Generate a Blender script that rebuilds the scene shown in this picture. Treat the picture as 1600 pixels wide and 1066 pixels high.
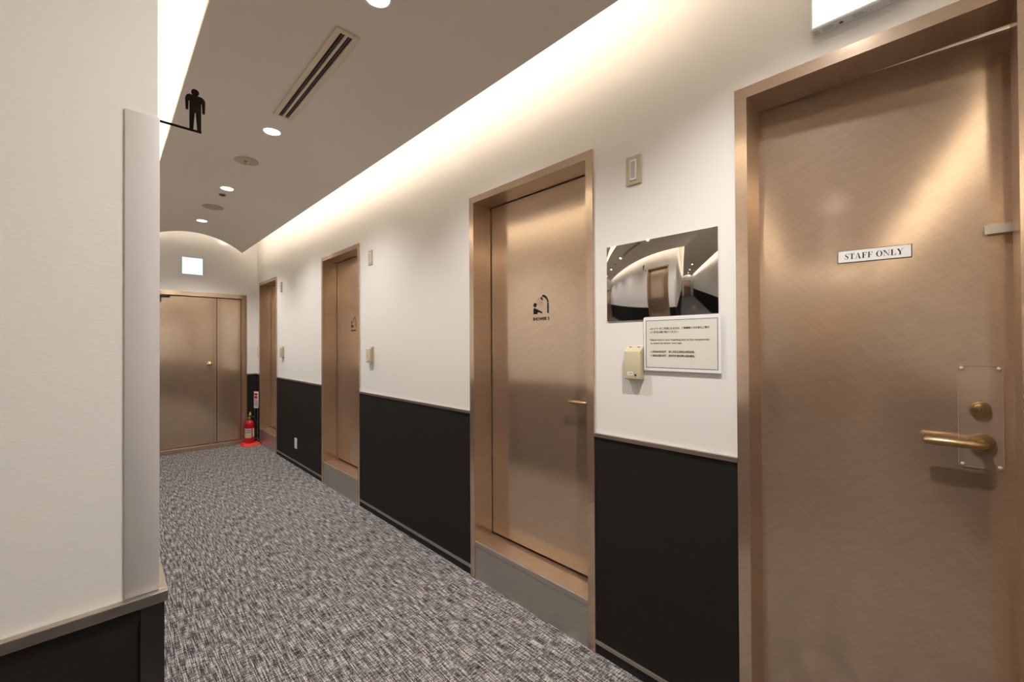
import bpy, bmesh, math, random
from mathutils import Matrix, Vector
for o in list(bpy.data.objects):
    bpy.data.objects.remove(o, do_unlink=True)
S = bpy.context.scene
COL = S.collection
R = math.radians
random.seed(7)

# ------------------------------------------------------------------ camera
CAM_H = 1.40
cam_d = bpy.data.cameras.new('camera')
cam_d.sensor_width = 36.0
cam_d.lens = 650.14 / 1600 * 36
cam_d.clip_start = 0.02
cam = bpy.data.objects.new('camera', cam_d)
COL.objects.link(cam)
yaw, pit, rol = R(44.498), R(0.4234), R(-0.3042)
rt = Vector((math.cos(yaw), -math.sin(yaw), 0))
fw = Vector((math.sin(yaw), math.cos(yaw), 0))
up = Vector((0, 0, 1))
f2 = fw * math.cos(pit) + up * math.sin(pit)
u2 = -fw * math.sin(pit) + up * math.cos(pit)
r3 = rt * math.cos(rol) + u2 * math.sin(rol)
u3 = -rt * math.sin(rol) + u2 * math.cos(rol)
cam.matrix_world = Matrix(((r3.x, u3.x, -f2.x, 0), (r3.y, u3.y, -f2.y, 0), (r3.z, u3.z, -f2.z, CAM_H), (0, 0, 0, 1)))
S.camera = cam

# ------------------------------------------------------------------ world, exposure
w = bpy.data.worlds.new('world')
S.world = w
w.use_nodes = True
w.node_tree.nodes['Background'].inputs[0].default_value = (0.9, 0.85, 0.8, 1)
w.node_tree.nodes['Background'].inputs[1].default_value = 0.0
S.view_settings.view_transform = 'Standard'
S.view_settings.look = 'None'
S.view_settings.gamma = 1
S.view_settings.use_curve_mapping = False
S.view_settings.exposure = 0.12
S.cycles.sample_clamp_indirect = 4.0
S.cycles.blur_glossy = 0.3
S.cycles.caustics_refractive = False

# ------------------------------------------------------------------ layout (metres; camera stands at x = y = 0)
XF = 1.5885            # front of the door frames on the right wall
XW = 1.5985            # face of the right wall
YE = 6.9226            # face of the end wall
XL = 0.0645            # face of the left corridor wall
YN = 0.9067            # face of the near left wall (north side of the cross passage)
YS = -0.63             # south side of the cross passage
XWEST = -6.6           # far end of the cross passage
ZS = 3.0               # slab above the coves
ZC = 2.686             # lower edge of the vaulted ceiling
RISE = 0.19
CX0, CX1, CY1 = 0.2796, 1.375, 6.7457      # corridor vault
PY0, PY1 = YS + 0.215, YN - 0.215          # cross passage vault
CROWN = ZC + RISE
XMID = (CX0 + CX1) / 2

WARM = (1.0, 0.89, 0.755)
NEUT = (1.0, 0.97, 0.94)

def area(name, loc, direction, sx, sy, energy, col):
    d = bpy.data.lights.new(name, 'AREA')
    d.shape = 'RECTANGLE'; d.size = sx; d.size_y = sy; d.energy = energy; d.color = col
    o = bpy.data.objects.new(name, d)
    COL.objects.link(o)
    o.location = loc
    dv = Vector(direction).normalized()
    # long side along the horizontal axis across the direction
    side = Vector((0, 0, 1)).cross(dv).normalized()
    upv = dv.cross(side)
    M = Matrix((side, upv, -dv)).transposed()
    o.rotation_euler = M.to_euler()
    return o
COVE = 25.0            # watts per metre of cove lamp
ZL = 2.815
CL = CY1 - 0.15
area('cove_lamp', (CX1 - 0.11, (PY0 + CL) / 2, ZL), (1, 0, 0.25), CL - PY0, 0.05, COVE * (CL - PY0), WARM)
area('cove_lamp', (CX0 + 0.11, (PY1 + CL) / 2, ZL), (-1, 0, 0.25), CL - PY1, 0.05, COVE * (CL - PY1), WARM)
area('cove_lamp', ((CX0 + XWEST) / 2, PY1 - 0.11, ZL), (0, 1, 0.25), CX0 - XWEST, 0.05, 0.3 * COVE * (CX0 - XWEST), WARM)
area('cove_lamp', ((0.1 + XWEST) / 2, PY0 + 0.11, ZL), (0, -1, 0.25), 0.1 - XWEST, 0.05, COVE * (0.1 - XWEST), WARM)
area('cove_lamp', (XMID, CY1 - 0.03, ZL + 0.12), (0, 1, 0.2), 0.9, 0.05, 0.8, WARM)  # weak strip added for a soft glow over the end wall
area('closet_lamp', (2.35, 0.15, 2.62), (0.001, 0, -1), 0.5, 0.3, 22.0, NEUT)
DOWN_W = 66.0

# ------------------------------------------------------------------ materials
MATS = {}
def nm(name):
    m = bpy.data.materials.new(name); m.use_nodes = True
    MATS[name] = m
    nt = m.node_tree
    return m, nt, nt.nodes, nt.links, nt.nodes['Principled BSDF']
def plain(name, col, rough=0.5, metal=0.0, bump=0.0, scale=300, spec=0.5, vary=0.0):
    m, nt, N, L, b = nm(name)
    b.inputs['Base Color'].default_value = (*col, 1)
    b.inputs['Roughness'].default_value = rough
    b.inputs['Metallic'].default_value = metal
    b.inputs['Specular IOR Level'].default_value = spec
    tc = N.new('ShaderNodeTexCoord')
    n = N.new('ShaderNodeTexNoise'); n.inputs['Scale'].default_value = scale
    L.new(tc.outputs['Object'], n.inputs['Vector'])
    if bump:
        bp = N.new('ShaderNodeBump'); bp.inputs['Strength'].default_value = bump; bp.inputs['Distance'].default_value = 0.001
        L.new(n.outputs['Fac'], bp.inputs['Height']); L.new(bp.outputs['Normal'], b.inputs['Normal'])
    mr = N.new('ShaderNodeMapRange')
    mr.inputs['To Min'].default_value = max(rough - 0.012, 0.0); mr.inputs['To Max'].default_value = min(rough + 0.012, 1)
    L.new(n.outputs['Fac'], mr.inputs['Value']); L.new(mr.outputs['Result'], b.inputs['Roughness'])
    if vary:
        n2 = N.new('ShaderNodeTexNoise'); n2.inputs['Scale'].default_value = 3.0; n2.inputs['Detail'].default_value = 6
        L.new(tc.outputs['Object'], n2.inputs['Vector'])
        mx = N.new('ShaderNodeMix'); mx.data_type = 'RGBA'
        mx.inputs['A'].default_value = (*[c * (1 - vary) for c in col], 1)
        mx.inputs['B'].default_value = (*[min(1, c * (1 + vary)) for c in col], 1)
        L.new(n2.outputs['Fac'], mx.inputs['Factor']); L.new(mx.outputs['Result'], b.inputs['Base Color'])
    return m
def emit(name, col, strength):
    m, nt, N, L, b = nm(name)
    b.inputs['Base Color'].default_value = (*col, 1)
    b.inputs['Emission Color'].default_value = (*col, 1)
    b.inputs['Emission Strength'].default_value = strength
    return m

def wall_mat(name, col, rough=0.55):
    # embossed vinyl wallpaper: short horizontal ripples plus fine grain
    m, nt, N, L, b = nm(name)
    g = N.new('ShaderNodeNewGeometry')
    mp = N.new('ShaderNodeMapping'); mp.inputs['Scale'].default_value = (90, 90, 330)
    L.new(g.outputs['Position'], mp.inputs['Vector'])
    n = N.new('ShaderNodeTexNoise'); n.inputs['Scale'].default_value = 1; n.inputs['Detail'].default_value = 3
    L.new(mp.outputs['Vector'], n.inputs['Vector'])
    bp = N.new('ShaderNodeBump'); bp.inputs['Strength'].default_value = 0.15; bp.inputs['Distance'].default_value = 0.0012
    L.new(n.outputs['Fac'], bp.inputs['Height']); L.new(bp.outputs['Normal'], b.inputs['Normal'])
    b.inputs['Base Color'].default_value = (*col, 1); b.inputs['Roughness'].default_value = rough
    b.inputs['Specular IOR Level'].default_value = 0.35
    return m
M_WALL = wall_mat('wallpaper_offwhite', (0.80, 0.775, 0.745))
M_CEIL = wall_mat('ceiling_paint_taupe', (0.67, 0.615, 0.55), 0.8)
M_COVE = plain('cove_paint_white', (0.82, 0.79, 0.74), 0.7, bump=0.1)

def metal_mat(name, col, rough, metal=1.0, core=0.0, fine=170):
    # vibration-finished metal: two families of fine diagonal scratches
    m, nt, N, L, b = nm(name)
    tc = N.new('ShaderNodeTexCoord')
    hs = []
    for ang, seed in ((38, 0.0), (-47, 3.3), (12, 7.7)):
        mp = N.new('ShaderNodeMapping')
        mp.inputs['Rotation'].default_value = (0, R(ang), 0)
        mp.inputs['Location'].default_value = (seed, seed, seed)
        L.new(tc.outputs['Object'], mp.inputs['Vector'])
        m2 = N.new('ShaderNodeMapping'); m2.inputs['Scale'].default_value = (7, 7, fine)
        L.new(mp.outputs['Vector'], m2.inputs['Vector'])
        n = N.new('ShaderNodeTexNoise'); n.inputs['Scale'].default_value = 1; n.inputs['Detail'].default_value = 0
        L.new(m2.outputs['Vector'], n.inputs['Vector'])
        hs.append(n)
    a1 = N.new('ShaderNodeMath'); a1.operation = 'ADD'
    L.new(hs[0].outputs['Fac'], a1.inputs[0]); L.new(hs[1].outputs['Fac'], a1.inputs[1])
    a2 = N.new('ShaderNodeMath'); a2.operation = 'ADD'
    L.new(a1.outputs[0], a2.inputs[0]); L.new(hs[2].outputs['Fac'], a2.inputs[1])
    a3 = N.new('ShaderNodeMath'); a3.operation = 'MULTIPLY'; a3.inputs[1].default_value = 1 / 3
    L.new(a2.outputs[0], a3.inputs[0])
    mr = N.new('ShaderNodeMapRange')
    mr.inputs['From Min'].default_value = 0.35; mr.inputs['From Max'].default_value = 0.65
    mr.inputs['To Min'].default_value = rough - 0.015; mr.inputs['To Max'].default_value = rough + 0.015
    L.new(a3.outputs[0], mr.inputs['Value']); L.new(mr.outputs['Result'], b.inputs['Roughness'])
    big = N.new('ShaderNodeTexNoise'); big.inputs['Scale'].default_value = 2.2; big.inputs['Detail'].default_value = 5
    L.new(tc.outputs['Object'], big.inputs['Vector'])
    mx = N.new('ShaderNodeMix'); mx.data_type = 'RGBA'
    mx.inputs['A'].default_value = (*[c * 0.93 for c in col], 1); mx.inputs['B'].default_value = (*[min(1, c * 1.07) for c in col], 1)
    L.new(big.outputs['Fac'], mx.inputs['Factor'])
    m3 = N.new('ShaderNodeMix'); m3.data_type = 'RGBA'; m3.blend_type = 'MULTIPLY'; m3.inputs['Factor'].default_value = 1
    cr = N.new('ShaderNodeMapRange'); cr.inputs['From Min'].default_value = 0.38; cr.inputs['From Max'].default_value = 0.62
    cr.inputs['To Min'].default_value = 0.94; cr.inputs['To Max'].default_value = 1.05
    L.new(a3.outputs[0], cr.inputs['Value'])
    L.new(mx.outputs['Result'], m3.inputs['A']); L.new(cr.outputs['Result'], m3.inputs['B'])
    L.new(m3.outputs['Result'], b.inputs['Base Color'])
    b.inputs['Metallic'].default_value = metal
    if core:
        g = N.new('ShaderNodeBsdfGlossy'); g.inputs['Roughness'].default_value = core
        dk = N.new('ShaderNodeMix'); dk.data_type = 'RGBA'; dk.blend_type = 'MULTIPLY'; dk.inputs['Factor'].default_value = 1
        dk.inputs['B'].default_value = (1.82, 2.2, 2.35, 1)
        L.new(m3.outputs['Result'], dk.inputs['A']); L.new(dk.outputs['Result'], g.inputs['Color'])
        ms = N.new('ShaderNodeMixShader'); ms.inputs['Fac'].default_value = 0.55
        L.new(b.outputs[0], ms.inputs[1]); L.new(g.outputs[0], ms.inputs[2])
        L.new(ms.outputs[0], N['Material Output'].inputs['Surface'])
    return m
M_BRONZE = metal_mat('bronze_vibration_steel', (0.415, 0.283, 0.203), 0.42, 0.25, 0.13)
M_STEEL = metal_mat('stainless_plate', (0.47, 0.44, 0.40), 0.38, 0.75)
M_RAIL = metal_mat('satin_trim_metal', (0.46, 0.415, 0.36), 0.34, 0.9)
M_BRASS = plain('antique_brass', (0.40, 0.285, 0.15), 0.3, 1.0)
M_KNOB = plain('polished_brass', (0.78, 0.62, 0.32), 0.16, 1.0)
M_BLACK = plain('black_print', (0.012, 0.010, 0.008), 0.6, spec=0.12)
M_SIGNBLK = plain('dark_bronze_sign', (0.005, 0.0035, 0.0025), 0.7, spec=0.03)
M_GAP = plain('gap_shade_kick_black', (0.006, 0.006, 0.006), 0.7)  # near-black: painted shade in the door gaps, and the kick strip
M_BEIGE = plain('beige_plastic', (0.46, 0.40, 0.27), 0.42, bump=0.05)
M_CREAM = plain('cream_plastic', (0.66, 0.60, 0.46), 0.45)
M_WHITE = plain('white_plastic', (0.80, 0.79, 0.76), 0.4)
M_LABEL = plain('white_paper_label', (0.80, 0.79, 0.77), 0.6)
M_PAPER = plain('notice_paper', (0.72, 0.69, 0.61), 0.32)
M_ACRY = plain('notice_acrylic_edge', (0.82, 0.80, 0.77), 0.2)
M_NAVY = plain('navy_print', (0.03, 0.035, 0.12), 0.4)
M_GREYPR = plain('grey_print', (0.16, 0.16, 0.17), 0.5)
M_BLUEPR = plain('blue_print', (0.06, 0.09, 0.30), 0.5)
M_RED = plain('red_enamel', (0.52, 0.012, 0.014), 0.22)
M_REDPL = plain('red_plastic', (0.85, 0.05, 0.03), 0.35)
M_YEL = plain('yellow_plastic', (0.85, 0.55, 0.06), 0.4)
M_RUBBER = plain('black_rubber', (0.012, 0.012, 0.012), 0.5)
M_CHROME = plain('chrome', (0.7, 0.69, 0.67), 0.15, 1.0)
M_SATIN = plain('satin_aluminium', (0.74, 0.72, 0.70), 0.33, 1.0)
M_GUARD = plain('grey_plastic_guard', (0.57, 0.54, 0.53), 0.35)
M_VENT = plain('cream_vent_enamel', (0.60, 0.52, 0.39), 0.45)
M_DARKIN = plain('dark_vent_inside', (0.02, 0.017, 0.013), 0.7)
M_GRILLE = plain('taupe_grille', (0.36, 0.31, 0.25), 0.6, bump=0.3, scale=900)
M_DISC = plain('taupe_cover_plate', (0.42, 0.37, 0.29), 0.55)
M_LAMPON = emit('downlight_glow', (1.0, 0.93, 0.84), 14.0)
M_EXITON = emit('exit_panel_glow', (0.93, 1.0, 0.97), 1.7)
M_EXITEND = emit('exit_panel_cyan_glow', (0.80, 1.0, 0.975), 1.08)
M_EXITTEAL = emit('exit_panel_teal_glow', (0.35, 1.0, 0.88), 1.0)

def dado_mat():
    m, nt, N, L, b = nm('black_woven_dado')
    g = N.new('ShaderNodeNewGeometry')
    mp = N.new('ShaderNodeMapping'); mp.inputs['Scale'].default_value = (150, 150, 700)
    L.new(g.outputs['Position'], mp.inputs['Vector'])
    n = N.new('ShaderNodeTexNoise'); n.inputs['Scale'].default_value = 1; n.inputs['Detail'].default_value = 3
    L.new(mp.outputs['Vector'], n.inputs['Vector'])
    bp = N.new('ShaderNodeBump'); bp.inputs['Strength'].default_value = 0.3; bp.inputs['Distance'].default_value = 0.0008
    L.new(n.outputs['Fac'], bp.inputs['Height']); L.new(bp.outputs['Normal'], b.inputs['Normal'])
    mx = N.new('ShaderNodeMix'); mx.data_type = 'RGBA'
    mx.inputs['A'].default_value = (0.008, 0.008, 0.007, 1); mx.inputs['B'].default_value = (0.019, 0.018, 0.015, 1)
    L.new(n.outputs['Fac'], mx.inputs['Factor']); L.new(mx.outputs['Result'], b.inputs['Base Color'])
    b.inputs['Roughness'].default_value = 0.6; b.inputs['Specular IOR Level'].default_value = 0.18
    return m
M_DADO = dado_mat()

def carpet_mat():
    m, nt, N, L, b = nm('loop_pile_carpet')
    g = N.new('ShaderNodeNewGeometry')
    def noise(sx, sy, detail=1.0, off=0.0, rough=0.5):
        mp = N.new('ShaderNodeMapping'); mp.inputs['Scale'].default_value = (sx, sy, 1); mp.inputs['Location'].default_value = (off, off * 1.7, 0)
        L.new(g.outputs['Position'], mp.inputs['Vector'])
        n = N.new('ShaderNodeTexNoise'); n.inputs['Scale'].default_value = 1; n.inputs['Detail'].default_value = detail
        n.inputs['Roughness'].default_value = rough
        L.new(mp.outputs['Vector'], n.inputs['Vector'])
        return n.outputs['Fac']
    def mrange(src, a, bb, c, d):
        r = N.new('ShaderNodeMapRange'); r.inputs['From Min'].default_value = a; r.inputs['From Max'].default_value = bb
        r.inputs['To Min'].default_value = c; r.inputs['To Max'].default_value = d
        L.new(src, r.inputs['Value']); return r.outputs['Result']
    def mth(op, a, bb):
        q = N.new('ShaderNodeMath'); q.operation = op
        for i, v in enumerate((a, bb)):
            if isinstance(v, (int, float)): q.inputs[i].default_value = v
            else: L.new(v, q.inputs[i])
        return q.outputs[0]
    loops = noise(190, 110, 0, 0)              # single loops
    longd = noise(165, 11, 0.5, 4.1)            # yarn runs along the corridor
    cross = noise(32, 150, 0.5, 9.3)           # short runs across
    patch = noise(38, 38, 1, 2.2)              # woven blocks
    t = mth('ADD', mrange(loops, 0.25, 0.75, -0.18, 0.18), mrange(longd, 0.3, 0.7, -0.31, 0.31))
    t = mth('ADD', t, mrange(cross, 0.3, 0.7, -0.22, 0.22))
    t = mth('ADD', t, mrange(patch, 0.3, 0.7, -0.07, 0.07))
    sx_ = N.new('ShaderNodeSeparateXYZ'); L.new(g.outputs['Position'], sx_.inputs[0])
    ph = mth('ADD', mth('MULTIPLY', sx_.outputs[0], 840.0), mth('MULTIPLY', patch, 5.0))
    t = mth('ADD', t, mth('MULTIPLY', mth('SINE', ph, 0), 0.11))
    t = mth('ADD', t, 0.5)
    cr = N.new('ShaderNodeValToRGB')
    e = cr.color_ramp.elements
    e[0].position = 0.08; e[0].color = (0.028, 0.027, 0.027, 1)
    e[1].position = 0.95; e[1].color = (0.54, 0.512, 0.50, 1)
    x = e.new(0.40); x.color = (0.128, 0.122, 0.122, 1)
    x = e.new(0.65); x.color = (0.262, 0.250, 0.249, 1)
    L.new(t, cr.inputs['Fac']); L.new(cr.outputs['Color'], b.inputs['Base Color'])
    bp = N.new('ShaderNodeBump'); bp.inputs['Strength'].default_value = 0.5; bp.inputs['Distance'].default_value = 0.003
    L.new(t, bp.inputs['Height']); L.new(bp.outputs['Normal'], b.inputs['Normal'])
    b.inputs['Roughness'].default_value = 0.95; b.inputs['Specular IOR Level'].default_value = 0.1
    return m
M_CARPET = carpet_mat()

def mirror_mat():
    # flat wide-angle security mirror: micro facets tilt the reflection like a convex mirror
    m, nt, N, L, b = nm('wide_angle_mirror')
    tc = N.new('ShaderNodeTexCoord')
    sp = N.new('ShaderNodeSeparateXYZ'); L.new(tc.outputs['Object'], sp.inputs[0])
    def mul(src, k):
        q = N.new('ShaderNodeMath'); q.operation = 'MULTIPLY'; q.inputs[1].default_value = k
        L.new(src, q.inputs[0]); return q.outputs[0]
    K = 1.9
    cb = N.new('ShaderNodeCombineXYZ'); cb.inputs[0].default_value = -1
    # local x runs along -Y in the world, local z is up; origin of the mesh is the mirror centre
    L.new(mul(sp.outputs[0], -K), cb.inputs[1]); L.new(mul(sp.outputs[2], K), cb.inputs[2])
    no = N.new('ShaderNodeVectorMath'); no.operation = 'NORMALIZE'
    L.new(cb.outputs[0], no.inputs[0])
    L.new(no.outputs[0], b.inputs['Normal'])
    b.inputs['Base Color'].default_value = (0.62, 0.61, 0.60, 1)
    b.inputs['Metallic'].default_value = 1; b.inputs['Roughness'].default_value = 0.03
    return m
M_MIRROR = mirror_mat()

def clear_mat():
    m, nt, N, L, b = nm('clear_acrylic')
    b.inputs['Base Color'].default_value = (0.75, 0.66, 0.58, 1)
    b.inputs['Roughness'].default_value = 0.15
    b.inputs['Alpha'].default_value = 0.045
    return m
M_CLEAR = clear_mat()

# ------------------------------------------------------------------ mesh helpers
def box(bm, x0, x1, y0, y1, z0, z1, bev=0.0):
    vs = [bm.verts.new((x, y, z)) for x in (x0, x1) for y in (y0, y1) for z in (z0, z1)]
    fs = [(0, 1, 3, 2), (4, 6, 7, 5), (0, 4, 5, 1), (2, 3, 7, 6), (0, 2, 6, 4), (1, 5, 7, 3)]
    faces = [bm.faces.new([vs[i] for i in f]) for f in fs]
    if bev:
        es = list({e for f in faces for e in f.edges})
        bmesh.ops.bevel(bm, geom=es, offset=bev, segments=2, profile=0.5, affect='EDGES')
def prism(bm, pts, y0, y1):
    """polygon in (x, z), extruded between y0 and y1"""
    a = [bm.verts.new((x, y0, z)) for x, z in pts]
    b = [bm.verts.new((x, y1, z)) for x, z in pts]
    n = len(pts)
    bm.faces.new(a); bm.faces.new(b[::-1])
    for i in range(n):
        j = (i + 1) % n
        bm.faces.new([a[i], b[i], b[j], a[j]])
def lathe(bm, prof, axis='z', seg=32, org=(0, 0, 0), caps=True):
    """profile list of (radius, height) turned round an axis through org"""
    rings = []
    for r, h in prof:
        ring = []
        for i in range(seg):
            t = 2 * math.pi * i / seg
            c, s = r * math.cos(t), r * math.sin(t)
            if axis == 'z': p = (c, s, h)
            elif axis == 'y': p = (c, h, s)
            else: p = (h, c, s)
            ring.append(bm.verts.new(Vector(p) + Vector(org)))
        rings.append(ring)
    for a, b in zip(rings, rings[1:]):
        for i in range(seg):
            j = (i + 1) % seg
            bm.faces.new([a[i], a[j], b[j], b[i]])
    if caps:
        for ring in (rings[0], rings[-1]):
            if (ring[0].co - ring[seg // 2].co).length > 1e-6:
                bm.faces.new(ring)
def tube(bm, pts, rads, seg=14):
    pts = [Vector(p) for p in pts]
    if not isinstance(rads, (list, tuple)): rads = [rads] * len(pts)
    rings = []
    prev = None
    for i, p in enumerate(pts):
        t = (pts[min(i + 1, len(pts) - 1)] - pts[max(i - 1, 0)]).normalized()
        if prev is None:
            ref = Vector((0, 0, 1)) if abs(t.z) < 0.9 else Vector((1, 0, 0))
            u = t.cross(ref).normalized()
        else:
            u = (prev - t * prev.dot(t)).normalized()
        prev = u
        v = t.cross(u)
        rings.append([bm.verts.new(p + (u * math.cos(2 * math.pi * k / seg) + v * math.sin(2 * math.pi * k / seg)) * rads[i]) for k in range(seg)])
    for a, b in zip(rings, rings[1:]):
        for k in range(seg):
            j = (k + 1) % seg
            bm.faces.new([a[k], a[j], b[j], b[k]])
    bm.faces.new(rings[0][::-1]); bm.faces.new(rings[-1])
def mesh(name, build, mat, smooth=None):
    bm = bmesh.new(); build(bm)
    bmesh.ops.remove_doubles(bm, verts=bm.verts, dist=1e-6)
    bmesh.ops.recalc_face_normals(bm, faces=bm.faces)
    me = bpy.data.meshes.new(name); bm.to_mesh(me); bm.free()
    me.materials.append(mat)
    if smooth is not None:
        me.shade_smooth(); me.set_sharp_from_angle(angle=R(smooth))
    return me
def link(name, me, parent=None, loc=None, rot=None):
    o = bpy.data.objects.new(name, me); COL.objects.link(o)
    if parent: o.parent = parent
    if loc: o.location = loc
    if rot: o.rotation_euler = rot
    return o
def part(name, build, mat, parent=None, loc=None, rot=None, smooth=None, label=None):
    o = link(name, mesh(name, build, mat, smooth), parent, loc, rot)
    if label: o['label'] = label
    return o
def tag(o, label, cat=None, group=None, kind=None):
    o['label'] = label
    if cat: o['category'] = cat
    if group: o['group'] = group
    if kind: o['kind'] = kind
    return o
def root(name, loc, rz, label, cat, group=None, kind=None):
    o = bpy.data.objects.new(name, None); COL.objects.link(o)
    o.empty_display_size = 0.1
    o.location = loc; o.rotation_euler = (0, 0, rz)
    return tag(o, label, cat, group, kind)
RZ_R, RZ_L, RZ_E, RZ_S = R(-90), R(90), 0.0, R(180)   # wall frames: local x to the viewer's right, local y into the wall
def text_mesh(name, body, size, mat, align='LEFT', extr=0.0002, bold=0.0, sx=1.0):
    c = bpy.data.curves.new(name, 'FONT'); c.body = body; c.size = size; c.align_x = align
    c.extrude = extr; c.offset = bold; c.resolution_u = 3
    o = bpy.data.objects.new(name, c); COL.objects.link(o)
    bpy.context.view_layer.update()
    me = bpy.data.meshes.new_from_object(o.evaluated_get(bpy.context.evaluated_depsgraph_get()))
    bpy.data.objects.remove(o, do_unlink=True); bpy.data.curves.remove(c)
    # text plane xy -> local xz, facing -y
    me.transform(Matrix(((sx, 0, 0, 0), (0, 0, -1, 0), (0, 1, 0, 0), (0, 0, 0, 1))))
    me.materials.clear(); me.materials.append(mat)
    me.name = name
    return me

# ------------------------------------------------------------------ doors: opening table for the right wall (inner jamb y, low and high)
D_ST = (-0.147, 0.452)
D_3 = (1.128, 1.945)
D_2 = (3.552, 4.354)
D_1 = (5.973, 6.732)
HEAD = 2.25
FACE = 0.0385            # width of the frame face
OUT = FACE - 0.004
RDOORS = [D_ST, D_3, D_2, D_1]
# ------------------------------------------------------------------ the shell
def struct(name, build, mat, label, cat):
    o = part(name, build, mat)
    return tag(o, label, cat, kind='structure')
def b_floor(bm):
    box(bm, XL - 0.2, XW + 0.2, YS - 0.2, YE + 0.2, -0.1, 0.0)
    box(bm, XWEST - 0.2, XL - 0.2, YS - 0.2, YN + 0.2, -0.1, 0.0)
floor = struct('floor', b_floor, M_CARPET, 'grey flecked loop pile carpet running down the corridor', 'carpet')

def b_wall_r(bm):
    T0, T1 = XW, XW + 0.2
    y = YS - 0.2
    for a, b in RDOORS:
        lo, hi = a - 0.02, b + 0.02
        box(bm, T0, T1, y, lo, 0, ZS)
        box(bm, T0, T1, lo, hi, HEAD + 0.02, ZS)
        y = hi
    box(bm, T0, T1, y, YE + 0.2, 0, ZS)
wall_right = struct('wall_right', b_wall_r, M_WALL, 'long off-white papered wall with the shower doors', 'wall')

E_IN = (0.17, 1.410)     # end door inner jambs (x)
E_HEAD = 2.062
def b_wall_e(bm):
    lo, hi = E_IN[0] - 0.02, E_IN[1] + 0.02
    box(bm, XL - 0.2, lo, YE, YE + 0.2, 0, ZS)
    box(bm, hi, XW + 0.2, YE, YE + 0.2, 0, ZS)
    box(bm, lo, hi, YE, YE + 0.2, E_HEAD + 0.02, ZS)
wall_end = struct('wall_end', b_wall_e, M_WALL, 'off-white wall closing the far end of the corridor', 'wall')

D_L = (1.17, 1.93)       # washroom door in the left corridor wall, seen in the mirror
def b_wall_l(bm):
    T0, T1 = XL - 0.2, XL
    box(bm, T0, T1, YN, D_L[0] - 0.02, 0, ZS)
    box(bm, T0, T1, D_L[1] + 0.02, YE, 0, ZS)
    box(bm, T0, T1, D_L[0] - 0.02, D_L[1] + 0.02, HEAD + 0.02, ZS)
wall_left = struct('wall_left', b_wall_l, M_WALL, 'off-white papered wall corner in the left foreground', 'wall')
wall_north = struct('wall_passage_north', lambda bm: box(bm, XWEST, XL - 0.2, YN, YN + 0.2, 0, ZS), M_WALL, 'off-white wall of the side passage, left of the frame', 'wall')
wall_south = struct('wall_passage_south', lambda bm: box(bm, XWEST - 0.2, XW, YS - 0.2, YS, 0, ZS), M_WALL, 'off-white wall of the side passage behind the viewer', 'wall')
wall_west = struct('wall_passage_end', lambda bm: box(bm, XWEST - 0.2, XWEST, YS, YN + 0.2, 0, ZS), M_WALL, 'off-white wall at the end of the side passage, seen in the mirror', 'wall')
def b_slab(bm):
    box(bm, XL - 0.2, XW + 0.2, YS - 0.2, YE + 0.2, ZS, ZS + 0.1)
    box(bm, XWEST - 0.2, XL - 0.2, YS - 0.2, YN + 0.2, ZS, ZS + 0.1)
cove = struct('ceiling_cove', b_slab, M_COVE, 'brightly lit white cove top above the vaulted ceiling edge', 'cove')

# vaulted ceiling: two barrel vaults of equal rise crossing over the junction
def arc(t, half):
    r = (half * half + RISE * RISE) / (2 * RISE)
    return math.sqrt(max(r * r - t * t, 0)) - (r - RISE)
HA, HB = (CX1 - CX0) / 2, (PY1 - PY0) / 2
PYM = (PY0 + PY1) / 2
XV = XWEST + 0.2
def b_vault(bm):
    n = 28
    xs = [XV + (CX0 - XV) * i / 20 for i in range(20)] + [CX0 + (CX1 - CX0) * i / n for i in range(n + 1)]
    ys = [PY0 + (PY1 - PY0) * i / n for i in range(n + 1)] + [PY1 + (CY1 - PY1) * i / 20 for i in range(1, 21)]
    eps = 1e-6
    V = {}
    def z(x, y):
        v = ZC
        if CX0 - eps <= x <= CX1 + eps: v = max(v, ZC + arc(x - XMID, HA))
        if PY0 - eps <= y <= PY1 + eps: v = max(v, ZC + arc(y - PYM, HB))
        # beyond the far edge of each vault only the own barrel counts
        return v
    def vert(i, j, top):
        k = (i, j, top)
        if k not in V: V[k] = bm.verts.new((xs[i], ys[j], z(xs[i], ys[j]) + (0.02 if top else 0)))
        return V[k]
    cells = set()
    for i in range(len(xs) - 1):
        for j in range(len(ys) - 1):
            xm, ym = (xs[i] + xs[i + 1]) / 2, (ys[j] + ys[j + 1]) / 2
            if xm > CX0 or ym < PY1: cells.add((i, j))
    for (i, j) in cells:
        bm.faces.new([vert(i, j, 0), vert(i, j + 1, 0), vert(i + 1, j + 1, 0), vert(i + 1, j, 0)])
        bm.faces.new([vert(i, j, 1), vert(i + 1, j, 1), vert(i + 1, j + 1, 1), vert(i, j + 1, 1)])
        for (di, dj, a, b) in ((-1, 0, (i, j), (i, j + 1)), (1, 0, (i + 1, j), (i + 1, j + 1)), (0, -1, (i, j), (i + 1, j)), (0, 1, (i, j + 1), (i + 1, j + 1))):
            if (i + di, j + dj) not in cells:
                bm.faces.new([vert(*a, 0), vert(*b, 0), vert(*b, 1), vert(*a, 1)])
ceiling = part('ceiling', b_vault, M_CEIL, smooth=24)
tag(ceiling, 'taupe barrel-vaulted ceiling floating between two light coves', 'ceiling', kind='structure')

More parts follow.
